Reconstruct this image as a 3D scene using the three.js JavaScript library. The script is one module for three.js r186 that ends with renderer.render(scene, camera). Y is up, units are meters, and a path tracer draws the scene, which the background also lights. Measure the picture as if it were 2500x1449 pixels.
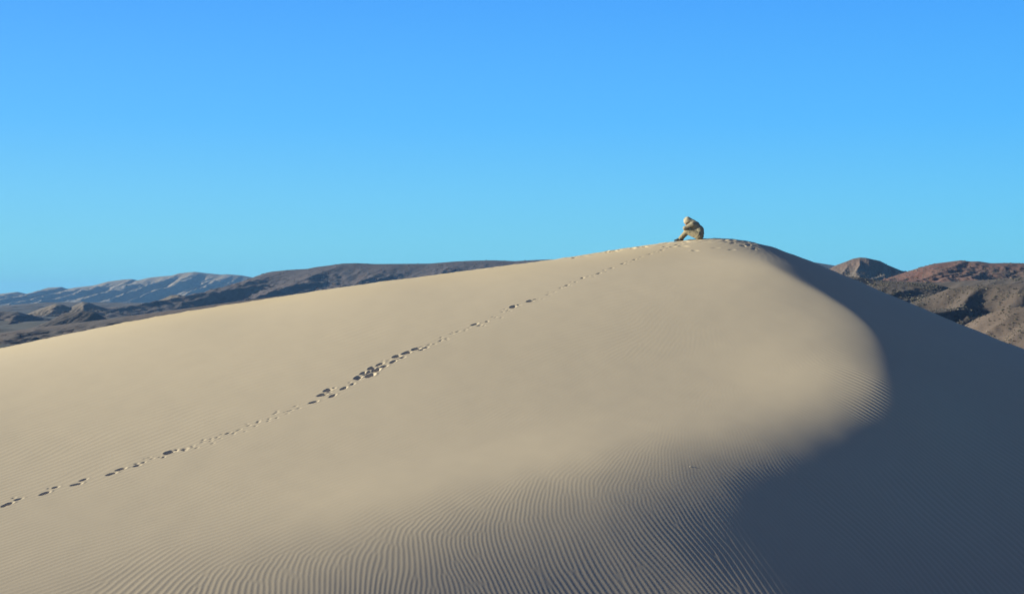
import * as THREE from 'three';
import { mergeVertices, mergeGeometries } from 'three/addons/utils/BufferGeometryUtils.js';
import { MarchingCubes } from 'three/addons/objects/MarchingCubes.js';

// ---------------------------------------------------------------- camera, sky, sun, exposure
const scene = new THREE.Scene();
const EYE = 14;                                     // camera height above the sandy floor
const camera = new THREE.PerspectiveCamera(23.83, 2500 / 1449, 0.5, 40000);
camera.position.set(0, EYE, 0);
camera.lookAt(0, EYE, -100);

const EXPOSURE = 2.32;
const renderer = new THREE.WebGLRenderer({ antialias: true });
renderer.toneMapping = THREE.LinearToneMapping;
renderer.toneMappingExposure = EXPOSURE;
renderer.shadowMap.enabled = true;

const SUN_AZ = THREE.MathUtils.degToRad(6), SUN_EL = THREE.MathUtils.degToRad(12);
const sunDir = new THREE.Vector3(-Math.cos(SUN_EL) * Math.cos(SUN_AZ), Math.sin(SUN_EL), Math.cos(SUN_EL) * Math.sin(SUN_AZ));
const sun = new THREE.DirectionalLight(new THREE.Color(1.0, 0.975, 0.732), 4.63);
sun.position.copy(sunDir).multiplyScalar(200).add(new THREE.Vector3(0, EYE, -40));
sun.target.position.set(0, EYE, -40);
sun.castShadow = true;
sun.shadow.mapSize.set(4096, 4096);
Object.assign(sun.shadow.camera, { left: -60, right: 60, top: 60, bottom: -60, near: 1, far: 500 });
scene.add(sun, sun.target);

// clear desert sky: pale at the horizon, deep blue overhead, a little paler towards the sun
{
  const W = 1024, H = 512, data = new Float32Array(W * H * 4);
  const stops = [[-90, .30, .34, .36], [0, .205, .622, .80], [2, .208, .645, .86], [4, .178, .605, .94], [7, .118, .512, 1.02], [12, .079, .392, 1.0], [20, .067, .185, .46], [35, .070, .092, .20], [60, .066, .066, .130], [90, .062, .060, .118]];
  for (let j = 0; j < H; j++) {
    const el = ((j + .5) / H - .5) * 180;
    let k = 0; while (k < stops.length - 2 && el > stops[k + 1][0]) k++;
    const a = stops[k], b = stops[k + 1], t = el < 0 ? 0 : Math.min(1, (el - a[0]) / (b[0] - a[0]));
    for (let i = 0; i < W; i++) {
      const az = ((i + .5) / W - .5) * 2 * Math.PI, x = Math.cos(az) * Math.cos(el * Math.PI / 180);
      const toSun = -x;                             // 1 towards the sun side
      const g = 1 + .10 * toSun, o = (j * W + i) * 4;
      for (let c = 0; c < 3; c++) {
        const v = el < 0 ? stops[1][c + 1] : a[c + 1] + (b[c + 1] - a[c + 1]) * t;
        data[o + c] = v * (c === 0 ? (1 + .40 * toSun) * .97 : c === 1 ? g : 1 + .02 * toSun) / EXPOSURE;
      }
      data[o + 3] = 1;
    }
  }
  const sky = new THREE.DataTexture(data, W, H, THREE.RGBAFormat, THREE.FloatType);
  sky.mapping = THREE.EquirectangularReflectionMapping;
  sky.magFilter = sky.minFilter = THREE.LinearFilter;
  sky.needsUpdate = true;
  scene.background = sky; scene.environment = sky;
}
scene.fog = new THREE.FogExp2(new THREE.Color(.22, .50, 1.0), 4e-5);

// ---------------------------------------------------------------- helpers
let seedState = 20240611;
function rnd() { seedState = (seedState + 0x6d2b79f5) | 0; let t = Math.imul(seedState ^ (seedState >>> 15), 1 | seedState); t = (t + Math.imul(t ^ (t >>> 7), 61 | t)) ^ t; return ((t ^ (t >>> 14)) >>> 0) / 4294967296; }
const PERM = new Uint8Array(512), GX = new Float32Array(256), GY = new Float32Array(256);
{ const p = [...Array(256).keys()]; for (let i = 255; i > 0; i--) { const j = Math.floor(rnd() * (i + 1)); [p[i], p[j]] = [p[j], p[i]]; } for (let i = 0; i < 512; i++) PERM[i] = p[i & 255]; for (let i = 0; i < 256; i++) { const a = i / 256 * 2 * Math.PI; GX[i] = Math.cos(a); GY[i] = Math.sin(a); } }
function noise(x, y) {                               // gradient noise, about -0.7 .. 0.7
  const xi = Math.floor(x), yi = Math.floor(y), fx = x - xi, fy = y - yi, X = xi & 255, Y = yi & 255;
  const u = fx * fx * fx * (fx * (fx * 6 - 15) + 10), v = fy * fy * fy * (fy * (fy * 6 - 15) + 10);
  const a = PERM[PERM[X] + Y], b = PERM[PERM[X + 1] + Y], c = PERM[PERM[X] + Y + 1], d = PERM[PERM[X + 1] + Y + 1];
  const n0 = GX[a] * fx + GY[a] * fy, n1 = GX[b] * (fx - 1) + GY[b] * fy, n2 = GX[c] * fx + GY[c] * (fy - 1), n3 = GX[d] * (fx - 1) + GY[d] * (fy - 1);
  return n0 + (n1 - n0) * u + (n2 - n0 + (n0 - n1 - n2 + n3) * u) * v;
}
function fbm(x, y, oct = 4, gain = .5) { let s = 0, a = 1; for (let i = 0; i < oct; i++) { s += a * noise(x + i * 17.3, y - i * 9.1); x *= 2.03; y *= 2.03; a *= gain; } return s; }
const clamp = (x, a, b) => Math.min(b, Math.max(a, x));
const smooth = (a, b, x) => { const t = clamp((x - a) / (b - a), 0, 1); return t * t * (3 - 2 * t); };
const lerp = (a, b, t) => a + (b - a) * t;
function tag(o, label, category, kind, group) { o.userData.label = label; if (category) o.userData.category = category; if (kind) o.userData.kind = kind; if (group) o.userData.group = group; return o; }
function add(mesh, name, parent = scene) { mesh.name = name; mesh.castShadow = mesh.receiveShadow = true; parent.add(mesh); return mesh; }

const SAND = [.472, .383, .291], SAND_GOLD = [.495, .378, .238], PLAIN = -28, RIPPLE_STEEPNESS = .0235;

// ---------------------------------------------------------------- the dune: surveyed heights every 2 m, joined by a cubic B-spline
const DX0 = -28, DD0 = 14, DSTEP = 2, DNX = 31, DND = 31;
const DUNE_HEIGHTS = [
  -6.53,-6.54,-6.56,-6.59,-6.63,-6.68,-6.76,-6.86,-6.99,-7.17,-7.38,-7.65,-7.97,-8.34,-8.75,-9.21,-9.69,-10.2,-10.73,-11.27,-11.81,-12.36,-12.91,-13.46,-14.01,-14.55,-15.09,-15.62,-16.15,-16.68,-17.21,
  -6.26,-6.27,-6.28,-6.29,-6.32,-6.36,-6.42,-6.5,-6.6,-6.75,-6.93,-7.17,-7.46,-7.8,-8.2,-8.64,-9.12,-9.61,-10.13,-10.65,-11.19,-11.73,-12.27,-12.81,-13.35,-13.88,-14.41,-14.94,-15.47,-16,-16.53,
  -6,-6,-6,-6.01,-6.02,-6.05,-6.09,-6.14,-6.22,-6.33,-6.48,-6.68,-6.94,-7.27,-7.65,-8.07,-8.53,-9.02,-9.52,-10.04,-10.56,-11.09,-11.62,-12.16,-12.69,-13.21,-13.74,-14.27,-14.79,-15.32,-15.85,
  -5.75,-5.74,-5.73,-5.73,-5.73,-5.74,-5.76,-5.79,-5.84,-5.92,-6.03,-6.19,-6.42,-6.72,-7.08,-7.5,-7.95,-8.42,-8.91,-9.41,-9.93,-10.45,-10.97,-11.5,-12.02,-12.54,-13.06,-13.59,-14.11,-14.63,-15.16,
  -5.5,-5.48,-5.47,-5.45,-5.45,-5.44,-5.45,-5.46,-5.49,-5.53,-5.59,-5.71,-5.89,-6.16,-6.52,-6.92,-7.36,-7.81,-8.29,-8.78,-9.28,-9.8,-10.32,-10.84,-11.35,-11.87,-12.38,-12.9,-13.42,-13.94,-14.47,
  -5.27,-5.24,-5.21,-5.19,-5.17,-5.16,-5.15,-5.15,-5.16,-5.17,-5.18,-5.24,-5.36,-5.59,-5.93,-6.34,-6.76,-7.19,-7.64,-8.13,-8.63,-9.14,-9.65,-10.16,-10.67,-11.18,-11.69,-12.21,-12.73,-13.25,-13.78,
  -5.05,-5,-4.96,-4.93,-4.9,-4.88,-4.87,-4.86,-4.85,-4.84,-4.83,-4.83,-4.87,-5,-5.33,-5.72,-6.12,-6.52,-6.97,-7.45,-7.95,-8.47,-8.98,-9.48,-9.98,-10.48,-10.99,-11.5,-12.03,-12.55,-13.09,
  -4.84,-4.78,-4.72,-4.67,-4.64,-4.61,-4.59,-4.58,-4.57,-4.56,-4.53,-4.49,-4.47,-4.46,-4.54,-4.91,-5.38,-5.76,-6.22,-6.75,-7.26,-7.78,-8.27,-8.77,-9.26,-9.76,-10.27,-10.79,-11.32,-11.86,-12.4,
  -4.65,-4.57,-4.49,-4.43,-4.37,-4.33,-4.3,-4.29,-4.28,-4.26,-4.23,-4.18,-4.13,-4.06,-3.9,-3.89,-4.16,-4.71,-5.28,-5.98,-6.53,-7.05,-7.53,-8.02,-8.51,-9.02,-9.54,-10.07,-10.61,-11.16,-11.71,
  -4.48,-4.37,-4.27,-4.19,-4.11,-4.05,-4.01,-3.98,-3.95,-3.93,-3.88,-3.81,-3.74,-3.67,-3.6,-3.51,-3.36,-3.54,-4.13,-4.91,-5.65,-6.21,-6.72,-7.22,-7.74,-8.26,-8.8,-9.35,-9.9,-10.46,-11.03,
  -4.33,-4.2,-4.07,-3.95,-3.85,-3.76,-3.7,-3.64,-3.6,-3.54,-3.47,-3.39,-3.31,-3.24,-3.18,-3.14,-3.09,-3.04,-3.09,-3.62,-4.6,-5.26,-5.83,-6.38,-6.93,-7.49,-8.06,-8.63,-9.2,-9.78,-10.37,
  -4.21,-4.04,-3.88,-3.73,-3.59,-3.47,-3.37,-3.28,-3.2,-3.12,-3.02,-2.92,-2.83,-2.75,-2.69,-2.66,-2.65,-2.67,-2.67,-2.68,-3.26,-4.23,-4.9,-5.52,-6.12,-6.72,-7.32,-7.92,-8.52,-9.12,-9.72,
  -4.13,-3.92,-3.72,-3.53,-3.35,-3.19,-3.04,-2.9,-2.78,-2.65,-2.52,-2.4,-2.29,-2.2,-2.14,-2.1,-2.09,-2.1,-2.12,-2.01,-2.1,-3.24,-4,-4.67,-5.33,-5.97,-6.6,-7.23,-7.86,-8.48,-9.11,
  -4.09,-3.84,-3.6,-3.36,-3.13,-2.92,-2.71,-2.52,-2.34,-2.17,-2.01,-1.86,-1.73,-1.62,-1.54,-1.5,-1.47,-1.47,-1.47,-1.42,-1.57,-2.35,-3.14,-3.88,-4.58,-5.26,-5.93,-6.58,-7.23,-7.88,-8.53,
  -4.1,-3.81,-3.52,-3.23,-2.95,-2.68,-2.41,-2.15,-1.9,-1.68,-1.48,-1.32,-1.17,-1.04,-0.94,-0.87,-0.83,-0.82,-0.83,-0.85,-0.94,-1.62,-2.4,-3.16,-3.9,-4.61,-5.3,-5.98,-6.66,-7.33,-8,
  -4.18,-3.84,-3.5,-3.17,-2.83,-2.5,-2.17,-1.84,-1.51,-1.22,-0.99,-0.84,-0.64,-0.47,-0.36,-0.27,-0.2,-0.17,-0.16,-0.18,-0.38,-0.98,-1.76,-2.54,-3.29,-4.02,-4.74,-5.44,-6.14,-6.83,-7.53,
  -4.33,-3.95,-3.56,-3.17,-2.79,-2.4,-2.01,-1.62,-1.23,-0.88,-0.61,-0.42,-0.17,0.03,0.14,0.28,0.38,0.44,0.48,0.49,0.21,-0.44,-1.24,-2.02,-2.78,-3.52,-4.25,-4.97,-5.69,-6.4,-7.12,
  -4.56,-4.14,-3.71,-3.27,-2.83,-2.39,-1.95,-1.51,-1.08,-0.69,-0.37,-0.11,0.18,0.41,0.55,0.75,0.88,0.96,1,1.1,0.78,-0.01,-0.81,-1.6,-2.36,-3.11,-3.84,-4.58,-5.31,-6.05,-6.79,
  -4.88,-4.42,-3.95,-3.47,-2.98,-2.48,-1.99,-1.52,-1.06,-0.66,-0.3,0.02,0.34,0.6,0.83,1.07,1.25,1.42,1.44,1.51,1.18,0.37,-0.44,-1.25,-2.03,-2.77,-3.52,-4.27,-5.03,-5.79,-6.55,
  -5.29,-4.8,-4.3,-3.79,-3.26,-2.72,-2.19,-1.69,-1.21,-0.79,-0.4,-0.04,0.3,0.6,0.9,1.17,1.43,1.77,1.98,2.02,1.48,0.69,-0.15,-0.98,-1.78,-2.52,-3.29,-4.06,-4.85,-5.63,-6.41,
  -5.79,-5.29,-4.77,-4.24,-3.69,-3.12,-2.57,-2.04,-1.55,-1.1,-0.69,-0.3,0.06,0.4,0.72,1.04,1.38,1.77,2.12,2.38,1.85,0.92,0.05,-0.8,-1.61,-2.38,-3.17,-3.97,-4.78,-5.58,-6.38,
  -6.37,-5.87,-5.35,-4.81,-4.26,-3.69,-3.13,-2.6,-2.09,-1.62,-1.19,-0.78,-0.39,-0.02,0.33,0.69,1.06,1.45,1.79,2.02,1.7,0.91,0.07,-0.76,-1.57,-2.37,-3.18,-4.01,-4.83,-5.66,-6.47,
  -7.03,-6.53,-6.02,-5.5,-4.96,-4.41,-3.86,-3.33,-2.82,-2.33,-1.88,-1.45,-1.04,-0.65,-0.26,0.12,0.51,0.9,1.23,1.4,1.2,0.62,-0.13,-0.93,-1.72,-2.53,-3.35,-4.19,-5.03,-5.86,-6.68,
  -7.74,-7.25,-6.76,-6.26,-5.74,-5.22,-4.69,-4.16,-3.65,-3.17,-2.71,-2.27,-1.85,-1.44,-1.03,-0.63,-0.22,0.17,0.49,0.64,0.51,0.06,-0.58,-1.32,-2.1,-2.88,-3.7,-4.54,-5.37,-6.2,-7.02,
  -8.49,-8.02,-7.54,-7.06,-6.57,-6.07,-5.55,-5.04,-4.55,-4.07,-3.61,-3.17,-2.74,-2.32,-1.9,-1.49,-1.07,-0.68,-0.36,-0.2,-0.29,-0.66,-1.23,-1.92,-2.67,-3.43,-4.22,-5.03,-5.85,-6.66,-7.46,
  -9.27,-8.8,-8.34,-7.87,-7.39,-6.91,-6.41,-5.92,-5.43,-4.97,-4.52,-4.08,-3.66,-3.24,-2.82,-2.4,-1.98,-1.59,-1.27,-1.11,-1.17,-1.47,-1.99,-2.64,-3.36,-4.11,-4.87,-5.65,-6.44,-7.22,-8.01,
  -10.05,-9.59,-9.13,-8.67,-8.21,-7.73,-7.24,-6.77,-6.3,-5.84,-5.4,-4.97,-4.55,-4.14,-3.72,-3.3,-2.89,-2.51,-2.2,-2.03,-2.06,-2.33,-2.8,-3.42,-4.12,-4.85,-5.6,-6.35,-7.1,-7.86,-8.62,
  -10.83,-10.37,-9.92,-9.46,-9,-8.52,-8.05,-7.58,-7.13,-6.68,-6.25,-5.83,-5.42,-5.01,-4.6,-4.18,-3.78,-3.4,-3.1,-2.93,-2.95,-3.18,-3.62,-4.2,-4.88,-5.61,-6.34,-7.08,-7.81,-8.55,-9.29,
  -11.61,-11.15,-10.69,-10.23,-9.76,-9.29,-8.83,-8.37,-7.92,-7.49,-7.07,-6.66,-6.25,-5.85,-5.44,-5.04,-4.64,-4.28,-3.98,-3.8,-3.8,-4.01,-4.41,-4.98,-5.64,-6.35,-7.08,-7.81,-8.53,-9.26,-9.99,
  -12.38,-11.92,-11.45,-10.98,-10.52,-10.05,-9.59,-9.14,-8.7,-8.28,-7.86,-7.46,-7.06,-6.66,-6.26,-5.86,-5.47,-5.12,-4.83,-4.67,-4.67,-4.86,-5.24,-5.77,-6.4,-7.1,-7.82,-8.55,-9.27,-9.98,-10.7,
  -13.15,-12.68,-12.21,-11.74,-11.27,-10.8,-10.34,-9.89,-9.46,-9.04,-8.63,-8.24,-7.85,-7.46,-7.07,-6.68,-6.29,-5.94,-5.65,-5.47,-5.44,-5.61,-5.97,-6.49,-7.13,-7.82,-8.54,-9.27,-9.99,-10.7,-11.41];
function splineHeight(x, d) {
  const tx = clamp((x - DX0) / DSTEP, 0, DNX - 3.001), td = clamp((d - DD0) / DSTEP, 0, DND - 3.001);
  const i = Math.floor(tx), j = Math.floor(td), f = tx - i, g = td - j, F = 1 - f, G = 1 - g;
  const b0 = F * F * F / 6, b1 = (3 * f * f * f - 6 * f * f + 4) / 6, b2 = (-3 * f * f * f + 3 * f * f + 3 * f + 1) / 6, b3 = f * f * f / 6;
  const c = [G * G * G / 6, (3 * g * g * g - 6 * g * g + 4) / 6, (-3 * g * g * g + 3 * g * g + 3 * g + 1) / 6, g * g * g / 6];
  let s = 0, o = j * DNX + i;
  for (let k = 0; k < 4; k++, o += DNX) s += c[k] * (b0 * DUNE_HEIGHTS[o] + b1 * DUNE_HEIGHTS[o + 1] + b2 * DUNE_HEIGHTS[o + 2] + b3 * DUNE_HEIGHTS[o + 3]);
  return s;
}
// the soft brink between the lit face and the lee: x of the line every 1.25 m from distance 32
const BRINK = [6.85, 7.66, 8.54, 9.31, 9.89, 10.21, 10.34, 10.3, 10.03, 9.51, 8.93, 8.55, 8.44, 8.47, 8.56, 8.66];
function brink(x, d) {
  const t = clamp((d - 32) / 1.25, 0, 14.999), i = Math.floor(t), f = t - i, p = (k) => BRINK[clamp(k, 0, 15)], a = p(i - 1), b = p(i), c = p(i + 1), e = p(i + 2);
  const xt = b + .5 * f * (c - a + f * (2 * a - 5 * b + 4 * c - e + f * (3 * (b - c) + e - a)));
  return .108 * (.25 * smooth(33, 37, d) + .75 * smooth(37, 42, d)) * (1 - smooth(45, 49, d)) * Math.exp(-(Math.sqrt((x - xt) ** 2 + .09) - .3) / 1.2);
}
function duneBase(x, d) {                            // metres above the sandy floor
  let h = splineHeight(x, d) + brink(x, d);
  const ex = Math.max(0, DX0 - x, x - (DX0 + DSTEP * (DNX - 3))), ed = Math.max(0, d - (DD0 + DSTEP * (DND - 3)));
  h -= .22 * ex + .3 * ed;
  if (d < 20) { const near = -1.7 - .235 * Math.max(0, d); h = lerp(near, h, smooth(9, 20, d)); }
  const floor = -EYE + 1.2, k = 1.6;                 // smooth maximum with the floor
  return EYE + Math.max(h, floor) + Math.max(0, k - Math.abs(h - floor)) ** 2 / (4 * k);
}
// the line of the crest: x, distance
const CREST = [[-16.5,45.3],[-14.7,45.9],[-12.8,46.4],[-10.3,47.1],[-7.7,47.8],[-4.9,48.3],[-2.1,49.1],[0.7,49.7],[3.7,50.7],[6.0,51.4],[7.5,51.6],[9.0,51.6],[11.2,51.2],[13.9,50.4],[18.2,50.1]];
function crestDistance(x) { if (x <= CREST[0][0]) return CREST[0][1]; for (let i = 1; i < CREST.length; i++) if (x < CREST[i][0]) return lerp(CREST[i - 1][1], CREST[i][1], (x - CREST[i - 1][0]) / (CREST[i][0] - CREST[i - 1][0])); return CREST[CREST.length - 1][1]; }
// wind ripples as read on the slope: x, distance, heading of the ripple normal in degrees, wavelength, strength
const RIPPLES = [
  [0.4,29.9,146,0.113,0.09],[2.3,31.5,150,0.112,0.07],[-0.8,28.6,142,0.108,0.12],[4.3,32.8,163,0.073,0.09],[-2.0,27.8,136,0.111,0.15],[-3.5,26.5,138,0.121,0.19],[-4.8,25.5,145,0.128,0.25],[5.8,33.2,187,0.092,0.12],
  [1.5,30.3,147,0.105,0.09],[-5.8,41.0,133,0.245,0.31],[0.0,35.2,135,0.155,0.22],[-2.5,34.2,133,0.156,0.31],[-6.8,38.9,121,0.238,0.28],[-11.2,40.5,117,0.3,0.12],[-3.2,44.0,125,0.312,0.09],[2.0,44.9,118,0.287,0.12],
  [3.8,43.4,112,0.278,0.25],[1.7,39.9,124,0.199,0.28],[6.0,45.9,101,0.341,0.2],[-10.7,32.0,153,0.195,0.37],[-9.6,34.8,136,0.212,0.31],[-5.8,26.3,131,0.161,0.31],[-7.5,25.7,139,0.159,0.31],[-4.4,27.4,134,0.158,0.25],
  [-3.0,29.7,135,0.16,0.22],[-8.1,24.3,145,0.134,0.37],[-6.1,24.7,169,0.123,0.9],[-4.9,24.2,182,0.095,1.0],[-4.0,24.8,183,0.094,1.0],[-3.3,24.2,192,0.092,1.0],[-1.6,27.7,139,0.098,0.7],[-1.2,27.2,160,0.092,0.9],
  [-0.7,26.8,180,0.078,1.0],[-1.7,25.9,188,0.092,1.0],[0.0,27.7,172,0.081,1.0],[0.8,28.2,177,0.082,1.0],[0.4,27.0,195,0.097,1.0],[1.6,27.3,201,0.096,1.0],[-0.4,25.5,201,0.105,1.0],[1.5,25.9,207,0.118,1.0],
  [2.3,29.5,161,0.072,0.7],[3.1,30.1,170,0.069,0.8],[4.1,30.9,177,0.065,0.8],[5.0,31.4,185,0.077,0.8],[6.1,32.3,202,0.097,0.8],[3.4,29.0,198,0.099,1.0],[4.8,29.8,211,0.111,1.0],[2.8,27.0,210,0.128,1.1],
  [4.4,27.6,212,0.144,1.1],[5.5,27.0,206,0.143,1.0],[7.0,29.9,223,0.157,2.3],[9.5,31.2,218,0.199,2.3],[9.8,29.2,202,0.182,2.3],[9.7,37.6,212,0.15,2.5],[9.5,36.4,222,0.15,2.5],[8.8,34.6,226,0.15,2.5],
  [7.8,33.3,224,0.133,0.9],[10.5,36.1,243,0.23,0.52],[11.2,35.0,239,0.248,1.8],[10.1,41.4,210,0.14,0.6],[9.7,42.7,203,0.161,0.4],[12.5,42.9,241,0.55,0.1],[5.9,36.7,155,0.09,0.04],[3.6,35.2,145,0.117,0.09],
  [7.2,35.2,205,0.112,0.2],[7.6,43.5,241,0.231,0.1],[5.5,29.2,214,0.124,1.0],[7.0,40.5,200,0.15,0.02],[8.0,41.5,225,0.15,0.08],[8.2,39.5,220,0.15,0.1],[6.5,43.5,254,0.2,0.02],[7.5,38,190,0.12,0.05],
  [8.0,43.2,225,0.16,0.05],[5.5,41,150,0.15,0.05]];
function rippleAt(x, d) {
  let kx = 0, ky = 0, l = 0, a = 0, W = 0;
  for (const r of RIPPLES) {
    const q = (x - r[0]) ** 2 + (d - r[1]) ** 2 + .35, w = 1 / (q * q), t = r[2] * Math.PI / 180;
    kx += w * Math.cos(t); ky += w * Math.sin(t); l += w * Math.log(r[3]); a += w * r[4]; W += w;
  }
  const n = Math.hypot(kx, ky) || 1;
  return [kx / n, ky / n, Math.exp(l / W), a / W * smooth(.05, .5, n / W)];
}
// prints left in the sand: x, distance, size 1 (small paw) to 5 (slumped boot hole)
const MARKS = [
  [-10.19,28.22,2],[-10.15,28.32,3],[-10.05,28.63,2],[-9.63,28.97,3],[-9.54,29.36,2],[-9.15,29.52,3],[-9.08,29.83,2],[-8.59,30.16,3],[-8.48,30.45,3],[-8.18,30.66,2],
  [-8.1,30.87,1],[-7.96,31.11,1],[-7.74,31.17,1],[-7.69,31.5,4],[-7.55,31.56,1],[-7.37,31.68,2],[-7.25,31.89,1],[-7.08,32.13,1],[-6.9,32.19,1],[-6.8,32.43,1],
  [-6.65,32.65,1],[-6.47,32.71,1],[-6.37,32.93,1],[-6.21,33.2,1],[-6.03,33.41,1],[-5.81,33.61,1],[-5.7,34.04,1],[-5.42,34.12,1],[-5.2,34.3,1],[-4.9,34.7,3],
  [-4.48,35.1,3],[-4.26,35.64,3],[-4.07,35.93,2],[-3.69,36.53,5],[-3.57,36.92,5],[-3.38,37.18,3],[-3.17,37.54,3],[-2.94,37.84,2],[-2.46,38.42,2],[-2.35,38.57,2],
  [-4.74,35.22,4],[-4.65,35.54,4],[-3.99,36.41,4],[-3.89,36.74,3],[-3.69,37.09,4],[-3.5,37.39,3],[-3.29,37.66,1],[-3.1,37.96,4],[-2.85,38.23,4],[-2.62,38.5,4],
  [-2.14,38.85,1],[-1.97,39.14,1],[-1.83,39.27,1],[-1.66,39.67,1],[-1.51,39.86,1],[-1.32,39.99,1],[-1.07,40.43,3],[-0.93,40.31,2],[-0.72,40.65,1],[-0.48,41.01,1],
  [-0.27,41.49,1],[-0.12,41.63,1],[0.04,41.98,4],[0.23,42.16,1],[0.56,42.5,4],[0.8,42.68,1],[1.09,43.08,1],[1.31,43.36,1],[1.53,43.75,1],[1.73,44.06,2],
  [2.01,44.42,1],[2.26,44.91,2],[2.46,45.1,1],[2.8,45.43,2],[3.02,45.81,1],[3.28,46.14,2],[3.69,46.78,2],[3.87,47.09,1],[4.14,47.39,2],[4.43,47.85,1],
  [4.73,48.24,2],[4.95,48.57,1],[5.21,48.89,2],[5.45,49.22,1],[5.81,49.72,2],[6.03,49.92,1]];

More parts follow.
